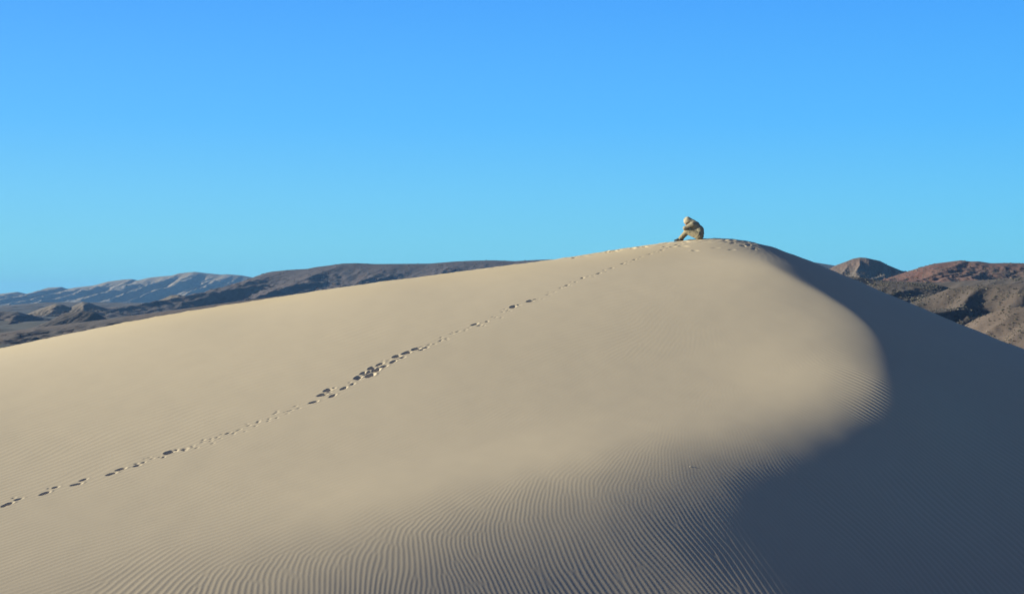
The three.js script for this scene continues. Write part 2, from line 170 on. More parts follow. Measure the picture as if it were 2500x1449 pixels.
let duneHeightAt;                                     // filled in once the mesh stands
{
  // phasor noise: wave packets on a jittered lattice, their phases brought into step with their neighbours
  const G = .22, KX0 = -20.5, KD0 = 20.6, KNX = 187, KND = 150, N = KNX * KND, REACH = .75;
  const kpx = new Float32Array(N), kpd = new Float32Array(N), kvx = new Float32Array(N), kvd = new Float32Array(N), kdx = new Float32Array(N), kdd = new Float32Array(N), kl = new Float32Array(N), ka = new Float32Array(N), kph = new Float32Array(N);
  for (let j = 0; j < KND; j++) for (let i = 0; i < KNX; i++) {
    const o = j * KNX + i, x = kpx[o] = KX0 + (i + rnd()) * G, d = kpd[o] = KD0 + (j + rnd()) * G;
    const bend = fbm(x * .55, d * .55, 2) * .22, [cx, cd, l, a] = rippleAt(x, d), c = Math.cos(bend), s = Math.sin(bend);
    kdx[o] = cx * c - cd * s; kdd[o] = cx * s + cd * c;
    const f = 2 * Math.PI / (l * (1 + .18 * fbm(x * .4 + 40, d * .4, 2)));
    kvx[o] = kdx[o] * f; kvd[o] = kdd[o] * f; kl[o] = l; ka[o] = a * (1 + .5 * fbm(x * .7 - 9, d * .7, 2)); kph[o] = rnd() * 6.283;
  }
  const out = new Float64Array(4), R = Math.ceil(REACH / G);
  const field = (x, d, skip) => {
    const ci = Math.floor((x - KX0) / G), cj = Math.floor((d - KD0) / G);
    let re = 0, im = 0, w = 0, am = 0, la = 0;
    for (let j = Math.max(0, cj - R); j <= Math.min(KND - 1, cj + R); j++) for (let i = Math.max(0, ci - R); i <= Math.min(KNX - 1, ci + R); i++) {
      const o = j * KNX + i; if (o === skip) continue;
      const dx = x - kpx[o], dd = d - kpd[o], q = dx * dx + dd * dd; if (q > REACH * REACH) continue;
      const ac = dx * kdx[o] + dd * kdd[o], e = Math.exp(-ac * ac * 11 - (q - ac * ac) * 5); if (e < .004) continue;
      const p = kvx[o] * dx + kvd[o] * dd + kph[o];
      re += e * Math.cos(p); im += e * Math.sin(p); w += e; am += e * ka[o]; la += e * kl[o];
    }
    out[0] = re; out[1] = im; out[2] = w; out[3] = am; field.l = w ? la / w : .1;
    return out;
  };
  for (let it = 0; it < 7; it++) for (let o = 0; o < N; o++) {
    if (Math.abs(kpx[o]) > .41 * kpd[o] + .5) continue;
    const f = field(kpx[o], kpd[o], o); kph[o] = Math.atan2(f[1], f[0]);
  }

  // a grid that is finest on the near face
  const cols = [], rows = [];
  for (let i = 0; i < 16; i++) cols.push(-1.5 + 1.1 * i / 16);
  const NC = 960; for (let i = 0; i <= NC; i++) cols.push(-.376 + .752 * i / NC);
  cols.splice(16, 0, -.39); cols.push(.39); for (let i = 1; i <= 16; i++) cols.push(.4 + 1.1 * i / 16);
  for (let d = -12; d < 21.4; d += 1.1) rows.push(d);
  for (let d = 21.6; d < 52.6; d *= 1.00079) rows.push(d);
  for (let d = 53, s = .15; d < 120; d += s, s *= 1.13) rows.push(d);
  const nc = cols.length, nr = rows.length, X = new Float32Array(nc * nr), Hh = new Float32Array(nc * nr), tint = new Float32Array(nc * nr);
  const wide = (d) => Math.max(d, 21.6);
  for (let j = 0; j < nr; j++) for (let i = 0; i < nc; i++) {
    const d = rows[j], x = cols[i] * wide(d), o = j * nc + i; X[o] = x;
    let h = duneBase(x, d);
    if (d > 21.5 && d < 53 && Math.abs(cols[i]) < .38) {
      const f = field(x, d, -1), co = Math.hypot(f[0], f[1]) / (f[2] || 1), c = f[0] / (Math.hypot(f[0], f[1]) || 1);
      const amp = f[3] / (f[2] || 1), crest = Math.pow(.5 + .5 * c, 1.35);
      h += field.l * RIPPLE_STEEPNESS * amp * smooth(.02, .3, co) * (crest - .45);
      tint[o] = (crest - .45) * amp * .05;
      const dc = crestDistance(x), near = Math.exp(-(((d - dc) / 1.1) ** 2));
      const crumb = fbm(x * 1.9, d * 1.9, 3);
      if (x < 9) h += near * (.036 * Math.max(0, crumb - .05) + .007 * fbm(x * 5.1, d * 5.1, 2));
      else h += near * .035 * fbm(x * 1.3, d * 1.3, 2);
      h += .004 * fbm(x * .8, d * .8, 2) + .0007 * (rnd() - .5);
    }
    Hh[o] = h;
  }
  const rowOf = (d) => { let a = 0, b = nr - 1; while (b - a > 1) { const m = (a + b) >> 1; if (rows[m] <= d) a = m; else b = m; } return a; };
  const dent = (x, d, len, wid, depth, ang, rim = .13) => {
    const R = Math.max(len, wid) * 1.25, j0 = rowOf(d - R), j1 = rowOf(d + R) + 1, c = Math.cos(ang), s = Math.sin(ang), ph = rnd() * 100;
    for (let j = j0; j <= j1; j++) for (let i = 17 + Math.floor(((x - R) / wide(rows[j]) + .376) / .752 * NC); i <= 18 + ((x + R) / wide(rows[j]) + .376) / .752 * NC; i++) {
      if (i < 17 || i > 17 + NC) continue;
      const o = j * nc + i, dx = X[o] - x, dd = rows[j] - d, a = (dx * c + dd * s) / (len / 2), b = (-dx * s + dd * c) / (wid / 2);
      const r = Math.hypot(a, b) * (1 + .28 * noise(X[o] * 9 + ph, rows[j] * 9));
      Hh[o] += depth * (-Math.exp(-(r ** 3.2)) + rim * Math.exp(-(((r - 1.35) / .34) ** 2)) * (1 + .5 * a));
    }
  };
  for (let m = 0; m < MARKS.length; m++) {
    const [x, d, s] = MARKS[m], next = MARKS[Math.min(m + 1, MARKS.length - 1)], prev = MARKS[Math.max(m - 1, 0)];
    let ang = Math.atan2(next[1] - prev[1], next[0] - prev[0]); if (!(Math.abs(ang - .8) < .6)) ang = .8; ang += (rnd() - .5) * .3;
    if (s === 1) { dent(x, d, .11, .065, .011, ang); for (let k = 0; k < 2; k++) dent(x + (rnd() - .5) * .36, d + (rnd() - .5) * .36, .07 + rnd() * .05, .06, .006 + rnd() * .006, ang); }
    if (s === 2) { dent(x, d, .18, .085, .021, ang); dent(x + (rnd() - .5) * .3, d + (rnd() - .5) * .3, .09, .07, .012, ang); }
    if (s === 3) dent(x, d, .24, .10, .038, ang);
    if (s === 4) { dent(x, d, .24, .15, .062, ang); dent(x + .12, d + .1, .18, .09, .02, ang); }
    if (s === 5) { dent(x, d, .32, .16, .075, ang); dent(x - .2, d - .18, .30, .10, .035, ang); }
  }
  // trodden sand on the summit round the seated person
  for (let k = 0; k < 34; k++) { const x = 4.8 + 3.8 * Math.pow(rnd(), .8), d = crestDistance(x) - .7 - rnd() * rnd() * 2.8; dent(x, d, .18 + rnd() * .22, .11 + rnd() * .09, .012 + rnd() * .02, rnd() * 3.1, .2); }
  for (let k = 0; k < 5; k++) dent(7.7 + k * .2, 50.3 + .06 * k, .4, .22, .022, .1, .1);
  for (let k = 0; k < 20; k++) { const x = 1.8 + 3.0 * rnd(), d = crestDistance(x) - .3 - rnd() * .9; dent(x, d, .18 + rnd() * .2, .12, .02 + rnd() * .03, rnd() * 3.1, .3); }

  const pos = new Float32Array(nc * nr * 3), col = new Float32Array(nc * nr * 3), idx = new Uint32Array((nc - 1) * (nr - 1) * 6);
  for (let j = 0; j < nr; j++) for (let i = 0; i < nc; i++) {
    const o = j * nc + i, x = X[o], d = rows[j]; pos[o * 3] = x; pos[o * 3 + 1] = Hh[o]; pos[o * 3 + 2] = -d;
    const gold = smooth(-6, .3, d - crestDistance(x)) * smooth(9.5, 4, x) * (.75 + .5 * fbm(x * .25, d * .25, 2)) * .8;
    const v = 1 + tint[o] + .025 * fbm(x * .13 + 7, d * .2, 3) + .015 * noise(x * 2.1, d * 2.1);
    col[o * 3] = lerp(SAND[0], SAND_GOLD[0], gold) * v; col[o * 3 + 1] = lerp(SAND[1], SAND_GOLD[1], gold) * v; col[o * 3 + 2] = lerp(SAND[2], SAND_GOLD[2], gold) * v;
  }
  let q = 0;
  for (let j = 0; j < nr - 1; j++) for (let i = 0; i < nc - 1; i++) { const a = j * nc + i, b = a + 1, c = a + nc, e = c + 1; idx[q++] = a; idx[q++] = b; idx[q++] = e; idx[q++] = a; idx[q++] = e; idx[q++] = c; }
  const g = new THREE.BufferGeometry();
  g.setAttribute('position', new THREE.BufferAttribute(pos, 3)); g.setAttribute('color', new THREE.BufferAttribute(col, 3)); g.setIndex(new THREE.BufferAttribute(idx, 1));
  g.computeVertexNormals();
  const dune = add(new THREE.Mesh(g, new THREE.MeshStandardMaterial({ name: 'sand', vertexColors: true, roughness: 1, metalness: 0 })), 'sand_dune');
  dune.material.color.set(1, 1, 1);
  tag(dune, 'large rippled pale sand dune with a trail of footprints up to its summit', null, 'structure');
  duneHeightAt = (x, d) => { const j = rowOf(d), fj = (d - rows[j]) / (rows[j + 1] - rows[j]); const at = (jj) => { const u = clamp((x / wide(rows[jj]) + .376) / .752 * NC, 0, NC - 1.001), i = Math.floor(u); const o = jj * nc + 17 + i; return lerp(Hh[o], Hh[o + 1], u - i); }; return lerp(at(j), at(j + 1), fj); };
}

// brush and stones too small to pick apart, as fine colour on the ground
const speckle = (() => {
  const S = 1024, d = new Uint8Array(S * S * 4);
  const f = new Float32Array(S * S).fill(.93);
  for (let i = 0; i < S * S; i++) f[i] += (rnd() - .5) * .16;
  const wrap = (a) => ((a % S) + S) % S;
  for (let k = 0; k < 5200; k++) { const cx = rnd() * S, cy = rnd() * S, r = 1.5 + 4.5 * rnd() ** 2, v = rnd() < .82 ? -.5 * (.5 + rnd() * .5) : .35 * rnd(); for (let y = -r; y <= r; y++) for (let x = -r; x <= r; x++) { const q = (x * x + y * y) / (r * r); if (q < 1) f[wrap(Math.floor(cy + y)) * S + wrap(Math.floor(cx + x))] += v * (1 - q) * 1.2; } }
  for (let i = 0; i < S * S; i++) { const v = clamp(f[i], .15, 1.3) / 1.3; d[i * 4] = d[i * 4 + 1] = d[i * 4 + 2] = Math.round(255 * v); d[i * 4 + 3] = 255; }
  const t = new THREE.DataTexture(d, S, S); t.wrapS = t.wrapT = THREE.RepeatWrapping; t.magFilter = t.minFilter = THREE.LinearFilter; t.needsUpdate = true; return t;
})();

// ---------------------------------------------------------------- desert floor out to the horizon
{
  const rings = []; for (let r = 70; r < 15500; r *= r > 800 && r < 5000 ? 1.014 : 1.05) rings.push(r);
  const turns = []; for (let a = -180; a < 180; a += a >= -26 && a < 26 ? .16 : 3) turns.push(Math.min(a, 180) * Math.PI / 180); turns.push(Math.PI);
  const nA = turns.length - 1, P = [], Cc = [], I = [], U = [];
  rings.forEach((r) => { for (let i = 0; i <= nA; i++) {
    const a = turns[i], x = r * Math.sin(a), z = -r * Math.cos(a), wild = smooth(250, 900, r);
    let h = lerp(-2.2, PLAIN, smooth(120, 750, r)) - 12 * smooth(3000, 12000, r);
    h += wild * (8 * fbm(x / 130 + 3, z / 260, 4) + 9 * fbm(x / 700, z / 900 + 4, 2) - 5 * Math.abs(noise(x / 210 + 9, z / 330)));
    const s = smooth(170, 330, r + 40 * fbm(x / 60, z / 60, 2)), v = 1 + .5 * fbm(x / 90, z / 160, 4), brown = smooth(.0, .35, fbm(x / 240 + 5, z / 420, 3));
    P.push(x, h, z); U.push(x / 60, z / 60);
    Cc.push(lerp(SAND[0], lerp(.050, .10, brown) * v, s) * 1.35, lerp(SAND[1], lerp(.043, .076, brown) * v, s) * 1.35, lerp(SAND[2], lerp(.043, .062, brown) * v, s) * 1.35);
  } });
  const n1 = nA + 1;
  for (let j = 0; j < rings.length - 1; j++) for (let i = 0; i < nA; i++) { const a = j * n1 + i; I.push(a, a + 1, a + n1 + 1, a, a + n1 + 1, a + n1); }
  const g = new THREE.BufferGeometry(); g.setAttribute('position', new THREE.Float32BufferAttribute(P, 3)); g.setAttribute('color', new THREE.Float32BufferAttribute(Cc, 3)); g.setAttribute('uv', new THREE.Float32BufferAttribute(U, 2)); g.setIndex(I); g.computeVertexNormals();
  tag(add(new THREE.Mesh(g, new THREE.MeshStandardMaterial({ name: 'desert_floor', vertexColors: true, roughness: 1, map: speckle })), 'desert_ground'), 'dark flat desert floor spreading behind the dune to the hills', null, 'structure');
}

// ---------------------------------------------------------------- hills
const scatter = [];                                   // places for brush: filled by the hills
function hill(name, label, o) {
  const { at, crest, front, back, base, nx, nt, gullies, depth, skew, rough, tones, tile, power = 1.5, bushes = 0, bushSize = 1, slump = 0, grain = 1, spurs = 0 } = o;
  const x0 = crest[0][0], x1 = crest[crest.length - 1][0];
  const H = (x) => { if (x <= x0) return crest[0][1] - (x0 - x) * .35; if (x >= x1) return crest[crest.length - 1][1] - (x - x1) * .35; for (let i = 1; i < crest.length; i++) if (x <= crest[i][0]) { const a = crest[i - 1], b = crest[i], t = (x - a[0]) / (b[0] - a[0]); return lerp(a[1], b[1], t); } };
  const soft = (x) => { const e = (x1 - x0) / 400; return (H(x - e) + 2 * H(x) + H(x + e)) / 4; };
  const shift = at * .37, fine = (x1 - x0) / 70;
  const height = (x, t) => {
    if (t < 0) { const s = clamp(-t / back, 0, 1); return lerp(base, soft(x), (1 - s) ** 1.3); }
    const s = clamp(t / front, 0, 1), xs = x + skew * t, h0 = Math.max(base, soft(xs));
    const wander = .35 * fbm(xs / gullies * .6 + shift, t / gullies * .5, 2) * gullies;
    const r1 = 1 - Math.abs(noise((xs + wander) / gullies + shift, t / (gullies * 6) + 3)) * 2.1, r2 = 1 - Math.abs(noise((xs + wander + t * .2) / gullies * 2.6 + shift + 9, t / (gullies * 1.6))) * 2;
    const p = (xs + .5 * wander) / gullies + .55 * noise(xs / gullies * .45 + shift * 3, 7), u = p - Math.floor(p), tri = u < .66 ? u / .66 : (1 - u) / .34;
    const ridge = clamp(lerp(.7 * r1 + .3 * r2, .72 * tri + .28 * r2, spurs), 0, 1), bump = Math.min(1, s * 5) * (1 - s) ** .6;
    let h = base + (h0 - base) * (1 - s) ** lerp(power, power * (1 - .35 * (ridge - .5)), Math.min(1, s * 4));
    h -= (h0 - base) * depth * (1 - ridge) * bump;
    h += rough * fbm(x / fine + 5, t / fine, 5, .55) * Math.min(1, s * 7);
    if (slump) h += slump * fbm(x / (front * .7) + shift, t / (front * .35), 2) * bump;
    return h;
  };
  const P = new Float32Array((nx + 1) * (nt + 1) * 3), C = new Float32Array(P.length), U = new Float32Array((nx + 1) * (nt + 1) * 2), I = [];
  const padL = Math.max(0, crest[0][1] - base) / .35 + 4, padR = Math.max(0, crest[crest.length - 1][1] - base) / .35 + 4, backRows = Math.round(nt * .14);
  for (let j = 0; j <= nt; j++) {
    const t = j <= backRows ? -back * (1 - j / backRows) ** 1.5 : front * ((j - backRows) / (nt - backRows)) ** 1.15;
    for (let i = 0; i <= nx; i++) {
      const x = x0 - padL + (x1 - x0 + padL + padR) * i / nx, k = j * (nx + 1) + i, h = height(x, t);
      P[k * 3] = x; P[k * 3 + 1] = h - (t >= front * .999 ? 3 : 0); P[k * 3 + 2] = -at + t; U[k * 2] = x / tile; U[k * 2 + 1] = (t + h * .5) / tile;
      const m = clamp(.5 + .9 * fbm(x / gullies * .8 + 31, (t + h * 3) / gullies * .8, 4, .6), 0, 1), v = 1 + .22 * grain * fbm(x / fine * 2, t / fine * 2, 3, .6);
      const up = smooth(.55, .95, (h - base) / Math.max(1, soft(x) - base)) * (tones[2] ? 1 : 0);
      for (let c = 0; c < 3; c++) { let a = lerp(tones[0][c], tones[1][c], m); if (up) a = lerp(a, tones[2][c], up * smooth(.2, .7, m + .2)); C[k * 3 + c] = a * v * 1.3; }
    }
  }
  for (let j = 0; j < nt; j++) for (let i = 0; i < nx; i++) { const a = j * (nx + 1) + i; I.push(a, a + nx + 1, a + 1, a + 1, a + nx + 1, a + nx + 2); }
  const g = new THREE.BufferGeometry(); g.setAttribute('position', new THREE.BufferAttribute(P, 3)); g.setAttribute('color', new THREE.BufferAttribute(C, 3)); g.setAttribute('uv', new THREE.BufferAttribute(U, 2)); g.setIndex(I); g.computeVertexNormals();
  const m = new THREE.MeshStandardMaterial({ name: name + '_rock', vertexColors: true, roughness: 1, map: speckle });
  tag(add(new THREE.Mesh(g, m), name), label, null, 'structure');
  for (let k = 0; k < bushes; k++) { const x = lerp(x0, x1, rnd()), t = front * rnd() ** 1.2 * .97; if (fbm(x / (front * .2), t / (front * .2), 2) + rnd() * .5 < .1) continue; scatter.push([x, height(x, t), -at + t, bushSize * (.45 + rnd() * .8)]); }
  return height;
}
const BASALT = [[.078, .055, .052], [.054, .040, .041]], TAN = [[.15, .108, .082], [.105, .08, .067]], GREY = [[.122, .088, .074], [.078, .058, .053]], RED = [[.142, .066, .05], [.105, .064, .053], [.125, .05, .04]];
hill('mountain_range', 'bluish hazy mountain range with gullied slopes far off on the left', { at: 9000, crest: [[-3957,-39.7], [-3538,20.6], [-3276,33.7], [-3166,46.8], [-3119,36.3], [-3085,31], [-2975,73], [-2883,78.2], [-2849,65.1], [-2804,73], [-2673,88.7], [-2589,112.3], [-2490,125.4], [-2432,128], [-2398,120.1], [-2319,138.5], [-2175,151.6], [-2136,164.7], [-2031,175.2], [-1966,167.3], [-1861,156.8], [-1821,159.5], [-1730,151.6], [-1659,138.5], [-1546,120.1], [-1389,78.2], [-1179,25.8]], front: 1500, back: 1500, base: -60, nx: 575, nt: 120, gullies: 190, depth: .24, skew: .16, rough: 6, spurs: .8, tones: [[.25, .185, .125], [.18, .14, .105]], tile: 400, power: 1.35 });
hill('mesa', 'long dark flat-topped mesa rising behind the dune left of centre', { at: 3500, crest: [[-887,-3.8], [-795,5.3], [-724,20.6], [-698,32.9], [-662,49.2], [-645,59.4], [-624,70.6], [-601,76.7], [-561,80.8], [-510,83.8], [-491,87.9], [-459,92], [-423,97.1], [-387,98.1], [-341,96], [-255,96.6], [-204,97.1], [-143,102.2], [-102,104.2], [-51,105.2], [10,103.2], [61,106.2], [97,107.3], [153,106.2], [255,100.1], [357,84.8], [510,49.2]], front: 900, back: 1500, base: -30, nx: 525, nt: 110, gullies: 150, depth: .09, skew: .3, rough: 3.5, grain: 2, tones: [[.084, .054, .056], [.060, .042, .047]], tile: 110, power: 1.7, bushes: 2500, bushSize: 1.8 });
hill('hill', 'small tan pointed hills with dark right sides on the left lowland', { at: 3000, crest: [[-1066,-30.1], [-1033,-21.4], [-1005,-10], [-974,-0.4], [-961,-2.2], [-944,-8.3], [-938,-5.7], [-917,4], [-904,2.2], [-882,-5.7], [-856,-13.5], [-830,-21.4]], front: 300, back: 200, base: -36, nx: 162, nt: 50, gullies: 60, depth: .35, skew: -.35, rough: 3, tones: TAN, tile: 90, power: 1.2 });
hill('hill_001', 'tan gullied hill in front of the mesa foot on the left', { at: 3300, crest: [[-980,-31.6], [-951,-24.9], [-913,-16.3], [-884,-11.5], [-855,-3.8], [-817,10.6], [-800,18.3], [-782,19.3], [-769,15.4], [-740,11.6], [-702,4.9], [-663,-5.7]], front: 360, back: 250, base: -36, nx: 188, nt: 50, gullies: 60, depth: .35, skew: -.3, rough: 3, tones: TAN, tile: 90, power: 1.2 });
hill('ridge', 'long low dark flat ridge at the foot of the far mountains on the left', { at: 4300, crest: [[-1753,-20.4], [-1640,-15.4], [-1565,-12.9], [-1490,-6.7], [-1427,-2.9], [-1365,-1.7], [-1265,-2.9], [-1152,-4.2], [-1039,-2.9], [-939,-0.4], [-864,2.1], [-764,3.4], [-664,3.4], [-563,0.9]], front: 700, back: 500, base: -40, nx: 250, nt: 50, gullies: 160, depth: .15, skew: .3, rough: 1.6, grain: 2, tones: BASALT, tile: 80, power: 1.3, slump: 6 });
hill('hill_002', 'dark rounded low hill lying in shade on the left lowland', { at: 1900, crest: [[-630.8,-22.2], [-616.9,-13.9], [-603.1,-7.3], [-581,-4.5], [-563.2,-6.7], [-553.3,-12.3], [-539.5,-19.5]], front: 130, back: 150, base: -34, nx: 112, nt: 40, gullies: 60, depth: .1, skew: 0, rough: 1, tones: BASALT, tile: 60, power: .9 });
hill('hill_004', 'mottled bluish brown low hill at the left edge beyond the dune', { at: 2300, crest: [[-958,-15.1], [-877,-11.8], [-837,-9.1], [-810,-10.4], [-796,-13.8], [-780,-17.1], [-757,-21.8], [-737,-27.2], [-710,-36.6]], front: 420, back: 250, base: -38, nx: 175, nt: 60, gullies: 60, depth: .3, skew: -.3, rough: 2.2, spurs: .5, grain: 2.2, tones: [[.105, .072, .068], [.07, .052, .055]], tile: 70, power: 1.1, slump: 4 });
hill('ridge_001', 'dark stony slope running along behind the left skyline of the dune', { at: 1500, crest: [[-611.5,-33], [-567.9,-27.7], [-546,-24.2], [-511.1,-19], [-480.5,-15.5], [-436.8,-10.2], [-393.1,-4.1], [-349.4,1.6], [-301.4,8.1], [-240.2,16], [-174.7,22.5], [-109.2,24.7]], front: 420, back: 300, base: -36, nx: 275, nt: 70, gullies: 80, depth: .25, skew: -.2, rough: 2.2, spurs: .5, grain: 2.4, tones: [[.092, .062, .060], [.066, .048, .05]], tile: 60, power: 1.1, slump: 2.5 });
hill('ridge_002', 'dark blue distant ridge just right of the dune summit', { at: 4500, crest: [[590,164], [786,149.6], [944,128.7], [1035,114.2], [1140,99.8], [1265,88], [1376,59.2]], front: 900, back: 900, base: -30, nx: 150, nt: 50, gullies: 150, depth: .2, skew: -.8, rough: 2, tones: BASALT, tile: 120 });
hill('butte', 'brown dome-shaped butte with a dark gully on the right', { at: 2200, crest: [[436,26.5], [468,41.2], [497,57.9], [506,63], [525,70.1], [534,73.9], [545,75.8], [554,75.2], [577,70.1], [586,64.9], [609,55.3], [623,52.8], [647,47.6], [685,36.1]], front: 260, back: 260, base: 20, nx: 212, nt: 70, gullies: 62, depth: .42, skew: .15, rough: 1.6, tones: [[.135, .098, .078], [.085, .066, .058], [.12, .075, .062]], tile: 80, power: 1.15, bushes: 900, bushSize: 1.2 });
hill('red_hill', 'reddish brown hill with a broad crest on the right skyline', { at: 1500, crest: [[366.9,18.1], [388.8,27.8], [401.9,33.4], [408.4,36.5], [421.5,40.9], [436.8,45.7], [449.9,49.4], [467.4,51.6], [479.2,53.1], [489.2,51.8], [498,52], [511.1,50], [528.5,50.3], [546,50], [589.7,48.7], [655.2,42.2], [720.7,29.1]], front: 330, back: 300, base: 16, nx: 250, nt: 80, gullies: 45, depth: .16, skew: .45, rough: 1.5, tones: RED, tile: 70, power: 1.25, bushes: 1800, bushSize: .9 });
hill('terrace_hill', 'grey brown stepped hillside below the red hill on the right', { at: 1150, crest: [[231.1,32.9], [251.2,31.9], [271.3,30.9], [286.3,29.9], [298,27.9], [318.1,26.6], [334.9,26.2], [351.6,25.9], [368.4,26.9], [391.8,28.2], [418.6,30.2], [452.1,31.6], [502.3,25.6]], front: 240, back: 200, base: -12, nx: 250, nt: 80, gullies: 60, depth: .30, skew: .7, rough: .8, tones: GREY, tile: 60, power: .9, bushes: 2500, bushSize: .9, slump: 5 });
hill('hill_003', 'rounded brushy hill with a deep shaded right flank behind the dune', { at: 980, crest: [[219.7,17.6], [236.9,21.6], [251.1,23.3], [265.4,23.8], [281.1,23.3], [296.8,22.4], [303.1,21], [309.6,17.6], [319.6,11], [328.2,6.7]], front: 150, back: 130, base: -16, nx: 188, nt: 60, gullies: 60, depth: .15, skew: .55, rough: .9, tones: GREY, tile: 60, power: .8, bushes: 2600, bushSize: .75 });
hill('rocky_slope', 'stony slope cut by a dark ravine on the far right', { at: 820, crest: [[224.5,6.7], [232.8,10.8], [243.6,14.6], [255,18.9], [265.1,20.3], [279.4,21.3], [298.5,22.2], [327.1,22.7], [358.2,18.7]], front: 200, back: 150, base: -26, nx: 238, nt: 90, gullies: 42, depth: .42, skew: .5, rough: .6, tones: [[.115, .082, .071], [.076, .056, .052]], tile: 50, power: .85, bushes: 3800, bushSize: .58, slump: 4 });
hill('rocky_slope_001', 'pale brown stony slope nearest behind the dune at the right edge', { at: 560, crest: [[169.6,-3.2], [175.3,0.4], [179.4,2.2], [185.1,5.4], [190.8,7.7], [197.3,9.5], [203.8,10.2], [220.2,11.8], [236.5,11.5], [252.8,8.2]], front: 150, back: 100, base: -26, nx: 188, nt: 70, gullies: 50, depth: .15, skew: .3, rough: .35, tones: [[.150, .105, .088], [.104, .075, .066]], tile: 40, power: .9, bushes: 2600, bushSize: .42 });


// brush scattered over the nearer hills
{
  const g = new THREE.IcosahedronGeometry(1, 0), p = g.attributes.position;
  for (let i = 0; i < p.count; i++) { const x = p.getX(i), y = p.getY(i), z = p.getZ(i), s = 1 + .3 * noise(x * 3 + 2, z * 3 + y * 2); p.setXYZ(i, x * s, Math.max(-.3, y * s * .75), z * s); }
  g.computeVertexNormals();
  const im = add(new THREE.InstancedMesh(g, new THREE.MeshStandardMaterial({ name: 'dry_brush', roughness: 1 }), scatter.length), 'desert_shrubs');
  const M = new THREE.Matrix4(), Q = new THREE.Quaternion(), c = new THREE.Color(), up = new THREE.Vector3(0, 1, 0);
  scatter.forEach(([x, y, z, s], i) => { Q.setFromAxisAngle(up, rnd() * 6.28); M.compose(new THREE.Vector3(x, y + s * .2, z), Q, new THREE.Vector3(s, s * (.6 + .4 * rnd()), s)); im.setMatrixAt(i, M); const pale = rnd() < .04, v = .7 + .6 * rnd(); im.setColorAt(i, pale ? c.setRGB(.18 * v, .15 * v, .12 * v) : c.setRGB(.058 * v, .05 * v, .04 * v)); });
  tag(im, 'dark dry shrubs and stones dotted over the hills behind the dune', null, 'stuff');
}

// ---------------------------------------------------------------- the seated person
function surface(lo, hi, cell, dist) {                // a distance field meshed with marching cubes; faces and normals point outwards
  const size = Math.max(hi[0] - lo[0], hi[1] - lo[1], hi[2] - lo[2]), n = Math.ceil(size / cell) + 4, mc = new MarchingCubes(n, new THREE.MeshBasicMaterial(), false, false, 120000);
  const half = n / 2, at = (i, c) => (lo[c] + hi[c]) / 2 + (i - half) * cell;
  for (let k = 0; k < n; k++) for (let j = 0; j < n; j++) for (let i = 0; i < n; i++) mc.field[i + j * n + k * n * n] = -dist(at(i, 0), at(j, 1), at(k, 2));
  mc.isolation = 0; mc.update();
  const P = new Float32Array(mc.count * 3), N = new Float32Array(mc.count * 3), e = cell * .3, I = [];
  for (let i = 0; i < mc.count; i++) {
    const p = [0, 1, 2].map((c) => (lo[c] + hi[c]) / 2 + mc.positionArray[i * 3 + c] * half * cell);
    const g = [dist(p[0] + e, p[1], p[2]) - dist(p[0] - e, p[1], p[2]), dist(p[0], p[1] + e, p[2]) - dist(p[0], p[1] - e, p[2]), dist(p[0], p[1], p[2] + e) - dist(p[0], p[1], p[2] - e)], l = Math.hypot(...g) || 1;
    for (let c = 0; c < 3; c++) { P[i * 3 + c] = p[c]; N[i * 3 + c] = g[c] / l; }
  }
  const v = (i) => new THREE.Vector3(P[i * 3], P[i * 3 + 1], P[i * 3 + 2]);
  for (let i = 0; i < mc.count; i += 3) { const a = v(i), f = v(i + 1).sub(a).cross(v(i + 2).sub(a)); const out = f.x * N[i * 3] + f.y * N[i * 3 + 1] + f.z * N[i * 3 + 2]; if (out >= 0) I.push(i, i + 1, i + 2); else I.push(i, i + 2, i + 1); }
  const g = new THREE.BufferGeometry(); g.setAttribute('position', new THREE.BufferAttribute(P, 3)); g.setAttribute('normal', new THREE.BufferAttribute(N, 3)); g.setIndex(I);
  return mergeVertices(g, 1e-5);
}
const smin = (a, b, k) => { const h = Math.max(k - Math.abs(a - b), 0) / k; return Math.min(a, b) - h * h * k / 4; };
function capsule(x, y, z, a, b, ra, rb) { const bx = b[0] - a[0], by = b[1] - a[1], bz = b[2] - a[2], px = x - a[0], py = y - a[1], pz = z - a[2], t = clamp((px * bx + py * by + pz * bz) / (bx * bx + by * by + bz * bz + 1e-9), 0, 1); return Math.hypot(px - bx * t, py - by * t, pz - bz * t) - (ra + (rb - ra) * t); }
function ball(x, y, z, c, r) { const a = (x - c[0]) / r[0], b = (y - c[1]) / r[1], d = (z - c[2]) / r[2], k = Math.hypot(a, b, d); return (k - 1) * Math.min(r[0], r[1], r[2]); }
